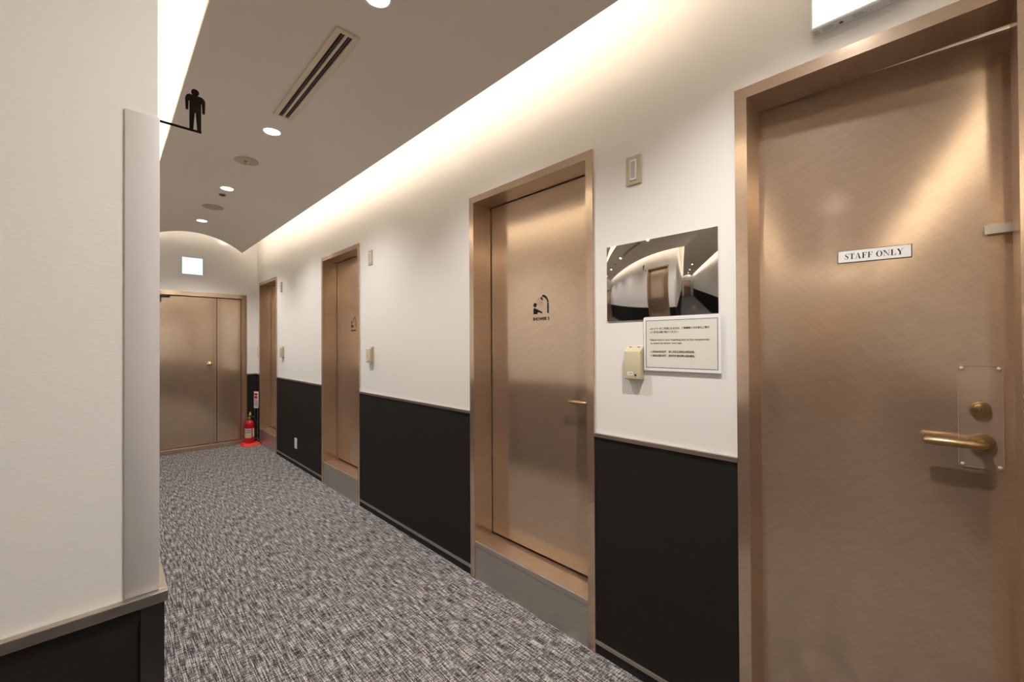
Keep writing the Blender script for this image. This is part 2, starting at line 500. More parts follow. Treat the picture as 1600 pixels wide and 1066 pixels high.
# added unseen boards that keep cove lamp light from spreading above the vault
BO = 0.17
part('light_block_board', lambda bm: box(bm, CX1 - BO - 0.01, CX1 - BO, PY0 + BO, CY1 - 0.05, 2.80, ZS), M_COVE, cove)
part('light_block_board', lambda bm: box(bm, CX0 + BO, CX0 + BO + 0.01, PY1 - BO, CY1 - 0.05, 2.80, ZS), M_COVE, cove)
part('light_block_board', lambda bm: box(bm, XV + 0.05, CX0 + BO, PY1 - BO - 0.01, PY1 - BO, 2.81, ZS), M_COVE, cove)
part('light_block_board', lambda bm: box(bm, XV + 0.05, CX1 - BO, PY0 + BO, PY0 + BO + 0.01, 2.81, ZS), M_COVE, cove)
def b_end_board(bm):
    a, b = CX0 + BO, CX1 - BO
    pts = [(a + (b - a) * i / 16, ZC + arc(a + (b - a) * i / 16 - XMID, HA) + 0.012) for i in range(17)]
    prism(bm, pts + [(b, ZS), (a, ZS)], CY1 - 0.05, CY1 - 0.04)
part('light_block_board', b_end_board, M_COVE, cove)

# the closet behind the staff door, seen only as a lit sliver over its leaf
def b_closet(bm):
    X0, X1, Y0, Y1, Z1 = XW + 0.2, 2.9, -0.55, 0.95, 2.7
    box(bm, X1, X1 + 0.05, Y0, Y1, 0, Z1); box(bm, X0, X1, Y0 - 0.05, Y0, 0, Z1); box(bm, X0, X1, Y1, Y1 + 0.05, 0, Z1)
    box(bm, X0, X1, Y0, Y1, Z1, Z1 + 0.05); box(bm, X0, X1, Y0, Y1, -0.05, 0)
struct('wall_closet', b_closet, M_WALL, 'bright room glimpsed through the gap above the staff door', 'wall')

# ------------------------------------------------------------------ dado, rails and base strips
def run(parent, face, a, b, caps=(0.0, 0.0)):
    """dado panel with top rail, base rail and kick on a wall face between a and b along the wall"""
    def bx(bm, out, t, z0, z1, bev=0.0, a_=a, b_=b):
        k, c = face
        if k == '-x': box(bm, c - out, c + t, a_, b_, z0, z1, bev)
        if k == '+x': box(bm, c - t, c + out, a_, b_, z0, z1, bev)
        if k == '-y': box(bm, a_, b_, c - out, c + t, z0, z1, bev)
        if k == '+y': box(bm, a_, b_, c - t, c + out, z0, z1, bev)
    part('dado_panel', lambda bm: bx(bm, 0.005, 0.0, 0.064, 0.979), M_DADO, parent)
    part('dado_rail', lambda bm: bx(bm, 0.013, 0.0, 0.979, 0.9965, 0.0012, a - caps[0], b + caps[1]), M_RAIL, parent)
    part('base_rail', lambda bm: bx(bm, 0.010, 0.0, 0.045, 0.063, 0.001), M_RAIL, parent)
    part('kick_strip', lambda bm: bx(bm, 0.003, 0.0, 0.0, 0.045), M_GAP, parent)
f = ('-x', XW)
run(wall_right, f, YS, D_ST[0] - FACE)
run(wall_right, f, D_ST[1] + FACE, D_3[0] - FACE)
run(wall_right, f, D_3[1] + FACE, D_2[0] - FACE)
run(wall_right, f, D_2[1] + FACE, D_1[0] - FACE)
run(wall_right, f, D_1[1] + FACE, YE)
run(wall_end, ('-y', YE), E_IN[1] + 0.06, XW - 0.004)
run(wall_end, ('-y', YE), XL, E_IN[0] - 0.06)
run(wall_left, ('+x', XL), YN, D_L[0] - FACE)
run(wall_left, ('+x', XL), D_L[1] + FACE, YE - 0.013)
run(wall_left, ('-y', YN), XL - 0.2, XL, (0.0, 0.013))
run(wall_north, ('-y', YN), XWEST, XL - 0.2)
run(wall_south, ('+y', YS), XWEST, XW - 0.013)
# metal angle protecting the dado corner, and the plastic guard above it
def b_angle(bm):
    box(bm, XL - 0.021, XL + 0.0085, YN - 0.0085, YN - 0.0055, 0.0, 0.9785)
    box(bm, XL + 0.0055, XL + 0.0085, YN - 0.0055, YN + 0.021, 0.0, 0.9785)
part('corner_angle', b_angle, plain('dark_steel_angle', (0.16, 0.155, 0.15), 0.32, 1.0), wall_left, label='dark steel angle on the dado corner')
def b_guard(bm):
    box(bm, XL - 0.0405, XL + 0.0025, YN - 0.0025, YN, 0.9975, 1.781, 0.0009)
    box(bm, XL, XL + 0.0025, YN, YN + 0.0405, 0.9975, 1.781, 0.0009)
o = part('corner_guard', b_guard, M_GUARD, smooth=40)
tag(o, 'smooth grey plastic guard wrapped over the left wall corner', 'corner guard')

# ------------------------------------------------------------------ doors
DEPTH = 0.14             # reveal, from frame front to leaf face
def door_frame(parent, w, head, face=FACE, lip=0.010, depth=DEPTH, sill=False):
    h = w / 2
    def build(bm):
        prof = [(-h - face, 0), (-h, 0), (-h, head), (h, head), (h, 0), (h + face, 0), (h + face, head + face), (-h - face, head + face)]
        # front face strip standing proud of the wall
        box(bm, -h - face, -h, -lip, 0.002, 0, head + face)
        box(bm, h, h + face, -lip, 0.002, 0, head + face)
        box(bm, -h, h, -lip, 0.002, head, head + face)
        # lining of the reveal
        box(bm, -h - 0.018, -h, 0.002, depth - lip, 0, head + 0.018)
        box(bm, h, h + 0.018, 0.002, depth - lip, 0, head + 0.018)
        box(bm, -h, h, 0.002, depth - lip, head, head + 0.018)
    fr = part('frame', build, M_BRONZE, parent)
    return fr
def door_sill(parent, w, z=0.22, depth=DEPTH, lip=0.010):
    h = w / 2 - 0.0005
    part('sill_riser', lambda bm: box(bm, -h, h, -lip + 0.004, 0.03, 0, z - 0.022), M_STEEL, parent, label='dull steel riser plate under the door')
    part('sill_tread', lambda bm: box(bm, -h, h, 0.0, depth + 0.03, z - 0.022, z - 0.0005), M_BRONZE, parent)
    part('sill_nosing', lambda bm: box(bm, -h, h, -lip + 0.0005, 0.0, z - 0.025, z, 0.0018), M_STEEL, parent)
def door_leaf(parent, w, z0, z1, depth=DEPTH, lip=0.010, ext=0.0, loc=None, rot=None, thick=0.04):
    y = depth - lip
    return part('leaf', lambda bm: box(bm, -w / 2 - ext, w / 2 + ext, y + 0.003, y + 0.003 + thick, z0, z1, 0.0015), M_BRONZE, parent, loc, rot)
def gap_strip(parent, w, head, z0, depth=DEPTH, lip=0.010):  # black sheet behind the leaf puts shade into its gaps
    y = depth - lip
    def b(bm):
        h = w / 2
        box(bm, -h - 0.018, h + 0.018, y + 0.05, y + 0.06, 0, head + 0.018)
    part('gap_shade_sheet', b, M_GAP, parent)

# -- shower pictogram, coordinates in metres about its middle
def b_icon(bm, y0=-0.0006, y1=0.0):
    cx, cz = 1.5315, 1.606
    def P(pts): return [(cx - a, b - cz) for a, b in pts]
    # shower pipe with curved head
    outer = [(1.522, 1.671), (1.507, 1.6705), (1.491, 1.661), (1.479, 1.643), (1.475, 1.627), (1.486, 1.627), (1.4885, 1.640), (1.498, 1.650), (1.510, 1.657), (1.5235, 1.6625)]
    prism(bm, P(outer), y0, y1)
    prism(bm, P([(1.475, 1.6245), (1.475, 1.568), (1.486, 1.568), (1.486, 1.6245)]), y0, y1)
    # head
    prism(bm, [(cx - 1.5755 + 0.0125 * math.cos(t * math.pi / 9), 1.6185 - cz + 0.0125 * math.sin(t * math.pi / 9)) for t in range(18)], y0, y1)
    # bust with the arm
    prism(bm, P([(1.588, 1.600), (1.574, 1.600), (1.556, 1.592), (1.5565, 1.567), (1.588, 1.567)]), y0, y1)
    prism(bm, P([(1.5565, 1.592), (1.540, 1.585), (1.522, 1.577), (1.522, 1.568), (1.541, 1.574), (1.5565, 1.577)]), y0, y1)
    # streams near the rose
    for i in range(6):
        a = R(200 + i * 13)
        dx, dz = math.cos(a), math.sin(a)
        ox, oz = cx - 1.5205 + 0.001 * i - 0.002, 1.6605 - cz - 0.001 * i
        n = (-dz * 0.0012, dx * 0.0012)
        for s0, s1 in ((0.003, 0.017),):
            q = [(ox + dx * s0 + n[0], oz + dz * s0 + n[1]), (ox + dx * s1 + n[0], oz + dz * s1 + n[1]), (ox + dx * s1 - n[0], oz + dz * s1 - n[1]), (ox + dx * s0 - n[0], oz + dz * s0 - n[1])]
            prism(bm, q, y0, y1)
        for k in range(1, 4):
            if k == 3 and i not in (2, 3, 4): continue
            s = 0.017 + 0.0115 * k
            px, pz = ox + dx * s, oz + dz * s
            prism(bm, [(px - 0.002, pz - 0.001), (px, pz - 0.0024), (px + 0.002, pz - 0.001), (px + 0.002, pz + 0.0012), (px, pz + 0.0024), (px - 0.002, pz + 0.0012)], y0, y1)
icon_me = mesh('shower_pictogram', b_icon, M_BLACK)

# -- lever handle: local origin on the leaf face at the rose centre; lever runs to -x, stands out to -y
def b_lever(bm, L=0.115, out=0.05):
    pts = [(0, 0, 0), (0, -out * 0.55, 0)]
    for k in range(1, 6):
        t = k / 5 * math.pi / 2
        pts.append((-0.018 * (1 - math.cos(t)), -out * 0.55 - (out * 0.45) * math.sin(t), 0))
    pts += [(-0.05, -out, 0.0005), (-L + 0.006, -out, 0.001), (-L, -out, 0.001)]
    rads = [0.0105] * (len(pts) - 3) + [0.0112, 0.0112, 0.0068]
    tube(bm, pts, rads, 18)
lever_me = mesh('lever_handle', b_lever, M_BRASS, 40)
rose_me = mesh('rose', lambda bm: lathe(bm, [(0.027, 0.0), (0.027, -0.005), (0.0245, -0.0085), (0.012, -0.0095), (0.0, -0.0095)], 'y', 36), M_BRASS, 35)

def shower_door(name, rng, label, number):
    w = rng[1] - rng[0]; yc = (rng[0] + rng[1]) / 2
    d = root(name, (XW, yc, 0), RZ_R, label, 'door', 'bronze shower room doors along the right wall', 'structure')
    door_frame(d, w, HEAD)
    door_sill(d, w)
    gap_strip(d, w, HEAD, 0.22)
    leaf = door_leaf(d, w - 0.012, 0.235, HEAD - 0.005)
    yl = DEPTH - 0.010 + 0.003
    ic = link('shower_pictogram', icon_me, d, (yc - 1.5315 + (1.5365 - yc), yl, 1.606))
    ic.location.x = 1.5365 - 1.5315
    if number:
        tm = text_mesh('lettering', 'SHOWER ' + number, 0.0235, M_BLACK, 'CENTER', 0.0003, 0.0009, 1.05)
        t = link('lettering', tm, ic, (0.0, -0.0006, -0.0745))
    hx = yc - 1.19 if name == 'door_2' else w / 2 - 0.062
    hl = link('lever_handle', lever_me, d, (hx, yl, 1.106))
    link('rose', rose_me, hl)
    return d
shower_door('door_2', D_3, 'bronze metal door lettered SHOWER 3 beside the wide-angle mirror', '3')
shower_door('door_3', D_2, 'middle bronze shower door, second from the corridor end', '2')
shower_door('door_4', D_1, 'farthest bronze shower door, next to the fire extinguisher', '')

# -- staff door, standing slightly ajar into its room
w = D_ST[1] - D_ST[0]; yc = (D_ST[0] + D_ST[1]) / 2
d1 = root('door_1', (XW, yc, 0), RZ_R, 'bronze metal door in the right foreground with a STAFF ONLY plate', 'door', kind='structure')
door_frame(d1, w, HEAD)
TH = R(4.5)
hinge = (-w / 2, DEPTH - 0.010, 0)
hrot = (0, 0, TH)
part('leaf', lambda bm: box(bm, -0.004, 0.632, 0.0, 0.042, 0.008, HEAD + 0.0125, 0.0015), M_BRONZE, d1, hinge, hrot)
def on_leaf(x, z, out=0.0):
    return Vector((hinge[0] + x * math.cos(TH) + out * math.sin(TH), hinge[1] + x * math.sin(TH) - out * math.cos(TH), z))
def leaf_part(name, build, mat, x, z, out=0.0, smooth=None, parent=d1, label=None):
    return part(name, build, mat, parent, on_leaf(x, z, out), hrot, smooth, label)

# serif capitals for the plate (height 1, didone contrast)
def glyphs():
    G = {}
    def rect(a, b, c, d): return [(a, c), (b, c), (b, d), (a, d)]
    TS, TN, SF = 0.21, 0.05, 0.04
    def bracket(x, z, dirx, dirz, s=0.12):
        return [(x, z), (x + dirx * s, z), (x + dirx * s, z + dirz * 0.03), (x + dirx * 0.03, z + dirz * s * 0.9)]
    G['T'] = (0.84, [rect(0.315, 0.525, 0, 1), rect(0.02, 0.82, 0.95, 1), [(0.02, 1), (0.02, 0.70), (0.05, 0.70), (0.12, 0.96)], [(0.82, 1), (0.72, 0.96), (0.79, 0.70), (0.82, 0.70)], rect(0.2, 0.64, 0, SF)])
    G['A'] = (0.96, [[(0.40, 1), (0.52, 1), (0.86, 0.0), (0.62, 0.0)], [(0.40, 1), (0.445, 0.93), (0.16, 0.02), (0.11, 0.02)], rect(0.22, 0.66, 0.30, 0.35), rect(0.0, 0.29, 0, SF), rect(0.52, 0.95, 0, SF)])
    G['F'] = (0.80, [rect(0.12, 0.33, 0, 1), rect(0.01, 0.74, 0.955, 1), [(0.74, 1), (0.62, 0.97), (0.71, 0.70), (0.74, 0.70)], rect(0.33, 0.56, 0.49, 0.54), [(0.56, 0.70), (0.53, 0.70), (0.48, 0.515), (0.53, 0.33), (0.56, 0.33)], rect(0.01, 0.46, 0, SF)])
    G['L'] = (0.82, [rect(0.12, 0.33, 0, 1), rect(0.01, 0.46, 0.96, 1), rect(0.01, 0.77, 0, 0.045), [(0.77, 0), (0.64, 0.03), (0.74, 0.34), (0.77, 0.34)]])
    G['N'] = (1.0, [rect(0.125, 0.175, 0, 1), [(0.0, 1), (0.27, 1), (0.88, 0.0), (0.81, 0.0)], rect(0.83, 0.88, 0, 1), rect(0.0, 0.31, 0, SF), rect(0.70, 1.0, 0.96, 1)])
    G['Y'] = (0.94, [rect(0.375, 0.585, 0, 0.46), [(0.05, 0.98), (0.30, 0.98), (0.585, 0.44), (0.375, 0.44)], [(0.80, 0.98), (0.85, 0.98), (0.56, 0.42), (0.50, 0.42)], rect(0.0, 0.40, 0.96, 1), rect(0.68, 0.98, 0.96, 1), rect(0.26, 0.70, 0, SF)])
    o = []
    N = 28
    for i in range(N):
        t0, t1 = 2 * math.pi * i / N, 2 * math.pi * (i + 1) / N
        def pp(t, rx, rz): return (0.47 + rx * math.cos(t), 0.5 + rz * math.sin(t))
        o.append([pp(t0, 0.46, 0.52), pp(t1, 0.46, 0.52), pp(t1, 0.25, 0.475), pp(t0, 0.25, 0.475)])
    G['O'] = (0.96, o)
    ctr = [(0.60, 0.76), (0.55, 0.90), (0.43, 0.975), (0.30, 0.97), (0.17, 0.89), (0.155, 0.74), (0.25, 0.61), (0.40, 0.51), (0.53, 0.40), (0.57, 0.25), (0.50, 0.10), (0.36, 0.025), (0.20, 0.04), (0.09, 0.13), (0.05, 0.28)]
    wd = [0.02, 0.03, 0.04, 0.05, 0.10, 0.15, 0.19, 0.20, 0.19, 0.15, 0.09, 0.05, 0.04, 0.03, 0.02]
    s = []
    def nrm(i):
        a = ctr[max(i - 1, 0)]; b = ctr[min(i + 1, len(ctr) - 1)]
        dx, dz = b[0] - a[0], b[1] - a[1]; l = math.hypot(dx, dz)
        return -dz / l, dx / l
    for i in range(len(ctr) - 1):
        q = []
        for j, sg in ((i, 1), (i + 1, 1), (i + 1, -1), (i, -1)):
            n = nrm(j)
            q.append((ctr[j][0] + sg * n[0] * wd[j] / 2, ctr[j][1] + sg * n[1] * wd[j] / 2))
        s.append(q)
    s += [rect(0.585, 0.62, 0.70, 1.0), rect(0.03, 0.065, 0.0, 0.32)]
    G['S'] = (0.70, s)
    return G
def b_staff(bm):
    G = glyphs()
    x = 0.0; h = 0.0185; gapx = 0.07
    W_ = sum((G[c][0] + gapx) if c != ' ' else 0.42 for c in 'STAFF ONLY')
    sc = 0.143 / (W_ * h)
    for c in 'STAFF ONLY':
        if c == ' ': x += 0.42; continue
        wd_, polys = G[c]
        for pl in polys:
            prism(bm, [((x + a) * h * sc - 0.0715, (b - 0.5) * h) for a, b in pl], -0.0003, 0.0)
        x += wd_ + gapx
sx, sz = 0.316, 1.6805
sp = part('sign_plate', lambda bm: box(bm, -0.0898, 0.0898, -0.003, 0, -0.0205, 0.0205, 0.0004), M_BLACK, d1, on_leaf(sx, sz), (0, R(0.8), TH), label='small white plate with black border reading STAFF ONLY')
part('sign_face', lambda bm: box(bm, -0.0876, 0.0876, -0.0036, -0.003, -0.0183, 0.0188), M_LABEL, sp)
part('lettering', b_staff, M_BLACK, sp, (0, -0.0036, 0))
# clear acrylic lock cover with four screws
def rounded(wd_, ht, r, n=5):
    pts = []
    for cx_, cz_, a0 in ((wd_ / 2 - r, ht / 2 - r, 0), (-wd_ / 2 + r, ht / 2 - r, 90), (-wd_ / 2 + r, -ht / 2 + r, 180), (wd_ / 2 - r, -ht / 2 + r, 270)):
        for k in range(n + 1):
            a = R(a0 + 90 * k / n)
            pts.append((cx_ + r * math.cos(a), cz_ + r * math.sin(a)))
    return pts
lc = leaf_part('lock_cover', lambda bm: prism(bm, rounded(0.0865, 0.291, 0.006), -0.0022, 0.0), M_CLEAR, 0.5405, 1.1875, 0.0003, label='clear acrylic cover plate around the lock')
def b_rim(bm):
    a = rounded(0.0865, 0.291, 0.006); b = rounded(0.0847, 0.2892, 0.0052)
    n = len(a)
    va = [bm.verts.new((x, -0.0024, z)) for x, z in a]; vb = [bm.verts.new((x, -0.0024, z)) for x, z in b]
    vc = [bm.verts.new((x, -0.0002, z)) for x, z in a]
    for i in range(n):
        j = (i + 1) % n
        bm.faces.new([va[i], va[j], vb[j], vb[i]]); bm.faces.new([va[i], vc[i], vc[j], va[j]])
part('cover_edge', b_rim, plain('tan_cover_rim', (0.42, 0.31, 0.23), 0.3), lc)  # opaque tan rim, drawn so the clear plate's edge shows
screw_me = mesh('screw', lambda bm: lathe(bm, [(0.0045, 0), (0.004, -0.0018), (0.002, -0.0026), (0, -0.0026)], 'y', 14), plain('clear_screw_cap', (0.60, 0.50, 0.42), 0.25), 50)
for sxx in (-1, 1):
    for szz in (-1, 1):
        link('screw', screw_me, lc, (sxx * 0.0355, -0.0022, szz * 0.1375))
lk = leaf_part('lock_cylinder', lambda bm: lathe(bm, [(0.0215, 0), (0.0215, -0.003), (0.0185, -0.008), (0.0165, -0.0085), (0.0155, -0.0075), (0.0125, -0.0105), (0.0115, -0.0095), (0.0085, -0.0135), (0, -0.0135)], 'y', 40), M_BRASS, 0.5405, 1.2085, 0.0026, 30)
def b_keyway(bm):
    lathe(bm, [(0.0055, -0.0135), (0.0055, -0.0145), (0.0, -0.0145)], 'y', 24)
kw = part('key_plug', b_keyway, M_CHROME, lk, smooth=30)
part('keyhole', lambda bm: box(bm, -0.0008, 0.0008, -0.0152, -0.0145, -0.003, 0.003), M_BLACK, lk)
lh = leaf_part('lever_handle', lambda bm: b_lever(bm, 0.121, 0.052), M_BRASS, 0.543, 1.1135, 0.0026, 40)
link('rose', rose_me, lh)
# flat satin guard bracket reaching over the latch side
def b_guardbar(bm):
    pts = [(-0.028, -0.0125), (0.030, -0.0115), (0.030, 0.0115), (-0.028, 0.0125)]
    prism(bm, pts, -0.022, -0.0195)
    box(bm, -0.020, 0.030, -0.0195, -0.0, -0.0115, -0.0095)
    box(bm, -0.020, 0.030, -0.0195, -0.0, 0.0095, 0.0115)
leaf_part('guard_bracket', b_guardbar, M_SATIN, 0.5785, 1.7105, 0.0, label='small pale grey metal bracket at the latch edge')

# -- end door: one wide and one narrow leaf
xc = (E_IN[0] + E_IN[1]) / 2; ew = E_IN[1] - E_IN[0]
d5 = root('door_5', (xc, YE, 0), RZ_E, 'wide bronze double door closing the far end of the corridor', 'door', kind='structure')
ED = 0.062
door_frame(d5, ew, E_HEAD, 0.056, 0.010, ED)
part('threshold', lambda bm: box(bm, -ew / 2, ew / 2, -0.012, ED + 0.06, 0.0, 0.058, 0.002), M_BRONZE, d5)
part('gap_shade_sheet', lambda bm: box(bm, -ew / 2 - 0.018, ew / 2 + 0.018, ED + 0.045, ED + 0.055, 0.0, E_HEAD + 0.018), M_GAP, d5)  # black backing paints the shade around both leaves
MEET = 1.118 - xc
yl5 = ED - 0.010 + 0.003
lf = part('leaf', lambda bm: box(bm, -ew / 2 + 0.004, MEET - 0.002, yl5, yl5 + 0.04, 0.064, E_HEAD - 0.006, 0.0015), M_BRONZE, d5, label='wide active leaf with a round brass knob')
part('leaf', lambda bm: box(bm, MEET + 0.007, ew / 2 - 0.004, yl5, yl5 + 0.04, 0.064, E_HEAD - 0.006, 0.0015), M_BRONZE, d5, label='narrow fixed leaf')
part('astragal', lambda bm: box(bm, MEET - 0.026, MEET - 0.001, yl5 - 0.009, yl5 - 0.0005, 0.066, E_HEAD - 0.008, 0.0012), M_BRONZE, d5)
kb = part('door_knob', lambda bm: lathe(bm, [(0.030, 0.0), (0.030, -0.004), (0.014, -0.010), (0.0125, -0.024), (0.020, -0.032), (0.0275, -0.045), (0.0265, -0.057), (0.017, -0.065), (0.0, -0.067)], 'y', 32), M_KNOB, d5, (1.042 - xc, yl5, 1.148), smooth=50, label='round polished brass knob')
def b_closer(bm):
    box(bm, -0.10, 0.0, -0.055, -0.001, -0.115, -0.045, 0.004)
    box(bm, -0.06, 0.085, -0.075, -0.055, -0.052, -0.028, 0.003)
    box(bm, 0.055, 0.085, -0.075, -0.001, -0.052, -0.028, 0.003)
part('door_closer', b_closer, M_RUBBER, d5, (0.53 - xc, yl5, E_HEAD - 0.008 + 0.03), label='black door closer at the top of the wide leaf')

# -- washroom door in the left wall and the far passage door (both only seen in reflections)
def plain_door(name, loc, rz, w, label):
    d = root(name, loc, rz, label, 'door', kind='structure')
    door_frame(d, w, HEAD)
    gap_strip(d, w, HEAD, 0)
    door_leaf(d, w - 0.006, 0.010, HEAD - 0.004)
    hl = link('lever_handle', lever_me, d, (w / 2 - 0.062, DEPTH - 0.007, 1.06))
    link('rose', rose_me, hl)
    return d
plain_door('door_6', (XL, sum(D_L) / 2, 0), RZ_L, D_L[1] - D_L[0], 'bronze door opposite the shower rooms, visible inside the mirror')
# the passage end wall has no opening behind its door: a shallow one stands proud
d7 = root('door_7', (XWEST + 0.06, PYM, 0), RZ_L, 'small pale door at the end of the side passage, visible inside the mirror', 'door', kind='structure')
door_frame(d7, 0.8, 2.05, 0.045, 0.010, 0.06)
part('leaf', lambda bm: box(bm, -0.397, 0.397, 0.02, 0.055, 0.01, 2.046, 0.0015), M_BRONZE, d7)
hl = link('lever_handle', lever_me, d7, (0.33, 0.02, 1.06)); link('rose', rose_me, hl)

# ------------------------------------------------------------------ things on the right wall
# wide-angle mirror
mr = root('safety_mirror', (XW, 0.7855, 1.662), RZ_R, 'rectangular wide-angle mirror hung between the staff door and SHOWER 3', 'mirror')
part('mirror_glass', lambda bm: box(bm, -0.2335, 0.2335, -0.0055, -0.0015, -0.1635, 0.1635, 0.0006), M_MIRROR, mr, loc=(0, 0, 0))
part('backing', lambda bm: box(bm, -0.2315, 0.2315, -0.0015, 0.0, -0.1615, 0.1615), M_RUBBER, mr)

# trilingual notice
nt_ = root('notice_board', (XW, 0.692, 1.397), RZ_R, 'white notice in Japanese, English and Chinese with a navy border', 'notice')
part('acrylic_sheet', lambda bm: box(bm, -0.1505, 0.1505, -0.0105, -0.0065, -0.108, 0.108, 0.0008), M_ACRY, nt_)
part('mounting_pad', lambda bm: box(bm, -0.10, 0.10, -0.0065, 0.0, -0.075, 0.045), M_ACRY, nt_)
def b_border(bm):
    a, b, t = 0.1405, 0.0955, 0.0021
    y0, y1 = -0.0109, -0.0107
    box(bm, -a, a, y0, y1, b - t, b); box(bm, -a, a, y0, y1, -b, -b + t)
    box(bm, -a, -a + t, y0, y1, -b + t, b - t); box(bm, a - t, a, y0, y1, -b + t, b - t)
part('paper', lambda bm: box(bm, -0.1405, 0.1405, -0.0107, -0.0105, -0.0955, 0.0955), M_PAPER, nt_)
part('border', b_border, M_NAVY, nt_)
lines = [('※シャワーをご利用になる方は、ご搭乗券と引き換えに受付', 0.0580, 0.2315), ('にて鍵をお受け取りください。', 0.0440, 0.117),
         ('Please hand in your boarding pass to the receptionists', 0.0135, 0.2315), ('to receive the shower room keys.', 0.0005, 0.130),
         ('使用淋浴间的旅客，请凭登机证至柜台领取钥匙。', -0.0345, 0.179), ('使用淋浴間的旅客，請憑登機證至櫃台領取鑰匙。', -0.0500, 0.179)]
for body, z, width in lines:
    me = text_mesh('lettering', body, 0.0098, M_BLACK, 'LEFT', 0.0, 0.00012)
    xs_ = [v.co.x for v in me.vertices]
    k = width / max(max(xs_) - min(xs_), 1e-4)
    me.transform(Matrix.Translation((-min(xs_), 0, 0))); me.transform(Matrix.Diagonal((k, 1, 1, 1)))
    link('lettering', me, nt_, (-0.1205, -0.0112, z))

# occupancy lamps beside the shower doors
def lamp_unit(y, z, label):
    t = root('indicator_lamp', (XW, y, z), RZ_R, label, 'indicator', 'indicator lamps beside the shower doors')
    def fr(bm):
        box(bm, -0.0355, 0.0355, -0.008, 0.0, -0.0615, 0.0615, 0.003)
    part('cover_plate', fr, M_BEIGE, t)
    part('lamp_lens', lambda bm: box(bm, -0.0155, 0.0155, -0.0125, -0.008, -0.043, 0.043, 0.0025), M_LABEL, t)
    part('lamp_mask', lambda bm: box(bm, -0.010, 0.010, -0.0132, -0.0125, -0.034, 0.036), plain('mauve_grey_lens', (0.42, 0.39, 0.38), 0.3) if 'mauve_grey_lens' not in MATS else MATS['mauve_grey_lens'], t)
    return t
lamp_unit(0.885, 2.130, 'beige indicator lamp plate above the wide-angle mirror')
lamp_unit(3.308, 2.130, 'small beige indicator lamp right of the middle shower door')
lamp_unit(5.752, 2.130, 'tiny beige indicator lamp right of the farthest shower door')

# key drop boxes with sloping tops
def key_box(y, label):
    t = root('key_box', (XW, y, 1.318), RZ_R, label, 'key box', 'beige key boxes beside the shower doors')
    def body(bm):
        prof = [(0.0, -0.064), (-0.030, -0.067), (-0.033, -0.064), (-0.033, 0.047), (-0.031, 0.050), (-0.003, 0.070), (0.0, 0.070)]
        h = 0.038
        a = [bm.verts.new((-h, y_, z_)) for y_, z_ in prof]
        b = [bm.verts.new((h, y_, z_)) for y_, z_ in prof]
        bm.faces.new(a); bm.faces.new(b[::-1])
        for i in range(len(prof)):
            j = (i + 1) % len(prof)
            bm.faces.new([a[i], b[i], b[j], a[j]])
        es = [e for e in bm.edges if abs(e.verts[0].co.x - e.verts[1].co.x) < 1e-6 and all(v.co.y < -0.02 for v in e.verts)]
        bmesh.ops.bevel(bm, geom=es, offset=0.004, segments=2, profile=0.5, affect='EDGES')
    part('body', body, M_BEIGE, t, smooth=35)
    part('label_sticker', lambda bm: box(bm, -0.021, 0.004, -0.0335, -0.033, -0.050, -0.036), M_LABEL, t)
    for q in ((-0.013, -0.006, -0.045, -0.041), (-0.004, 0.0, -0.046, -0.040)):
        part('sticker_print', lambda bm: box(bm, q[0], q[1], -0.0338, -0.0335, q[2], q[3]), M_GREYPR, t)
    part('keyhole', lambda bm: lathe(bm, [(0.0042, -0.033), (0.0042, -0.0345), (0.0, -0.0345)], 'y', 16, (0.016, 0, -0.049)), M_BLACK, t)
    for x in (-0.019, 0.018):
        part('slot', lambda bm: box(bm, x - 0.005, x + 0.005, -0.0105, -0.0075, 0.0655, 0.0685), M_GREYPR, t)
    return t
key_box(0.884, 'beige key box with sloping top tucked under the notice')
key_box(3.296, 'small beige key box right of the middle shower door')
key_box(5.690, 'small beige key box right of the farthest shower door')

# exit signs
def exit_sign(loc, rz, label, teal):
    t = root('exit_sign', loc, rz, label, 'exit sign', 'lit exit sign boxes')
    def case(bm):
        box(bm, -0.11, 0.11, -0.036, 0.0, 0.0, 0.222, 0.0015)
    part('case', case, M_WHITE, t)
    part('lit_panel', lambda bm: box(bm, -0.104, 0.104, -0.0385, -0.036, 0.008, 0.216, 0.0008), M_EXITEND if teal else M_EXITON, t)
    def rim(bm):
        k = 0.108; y0, y1 = -0.0375, -0.036
        box(bm, -k, k, y0, y1, 0.003, 0.008); box(bm, -k, k, y0, y1, 0.216, 0.220)
        box(bm, -k, -0.104, y0, y1, 0.008, 0.216); box(bm, 0.104, k, y0, y1, 0.008, 0.216)
    part('panel_rim', rim, M_EXITTEAL if teal else M_WHITE, t)
    return t
ex = exit_sign((XW, 0.153, 2.362), RZ_R, 'bright white exit sign box above the staff door', False)
def b_marks(bm):
    random.seed(3)
    def dash(x0, x1, y): box(bm, x0, x1, y - 0.0006, y + 0.0006, -0.0004, 0.0)
    for k in range(5):
        dash(-0.104, -0.096 + random.random() * 0.012, -0.028 + k * 0.005)
    for k in range(3):
        dash(-0.082, -0.058 + random.random() * 0.008, -0.027 + k * 0.007)
        dash(-0.010, 0.012 + random.random() * 0.01, -0.027 + k * 0.006)
    for k in range(4):
        dash(0.03 + k * 0.014, 0.033 + k * 0.014, -0.018)
part('case_print', b_marks, M_GREYPR, ex)['kind'] = 'stuff'
part('approval_mark', lambda bm: lathe(bm, [(0.0055, 0.0), (0.0055, -0.0004)], 'z', 16, (-0.037, -0.018, 0)), M_BLUEPR, ex)
exit_sign((0.843, YE, 2.344), RZ_E, 'glowing exit sign with teal edge above the end door', True)

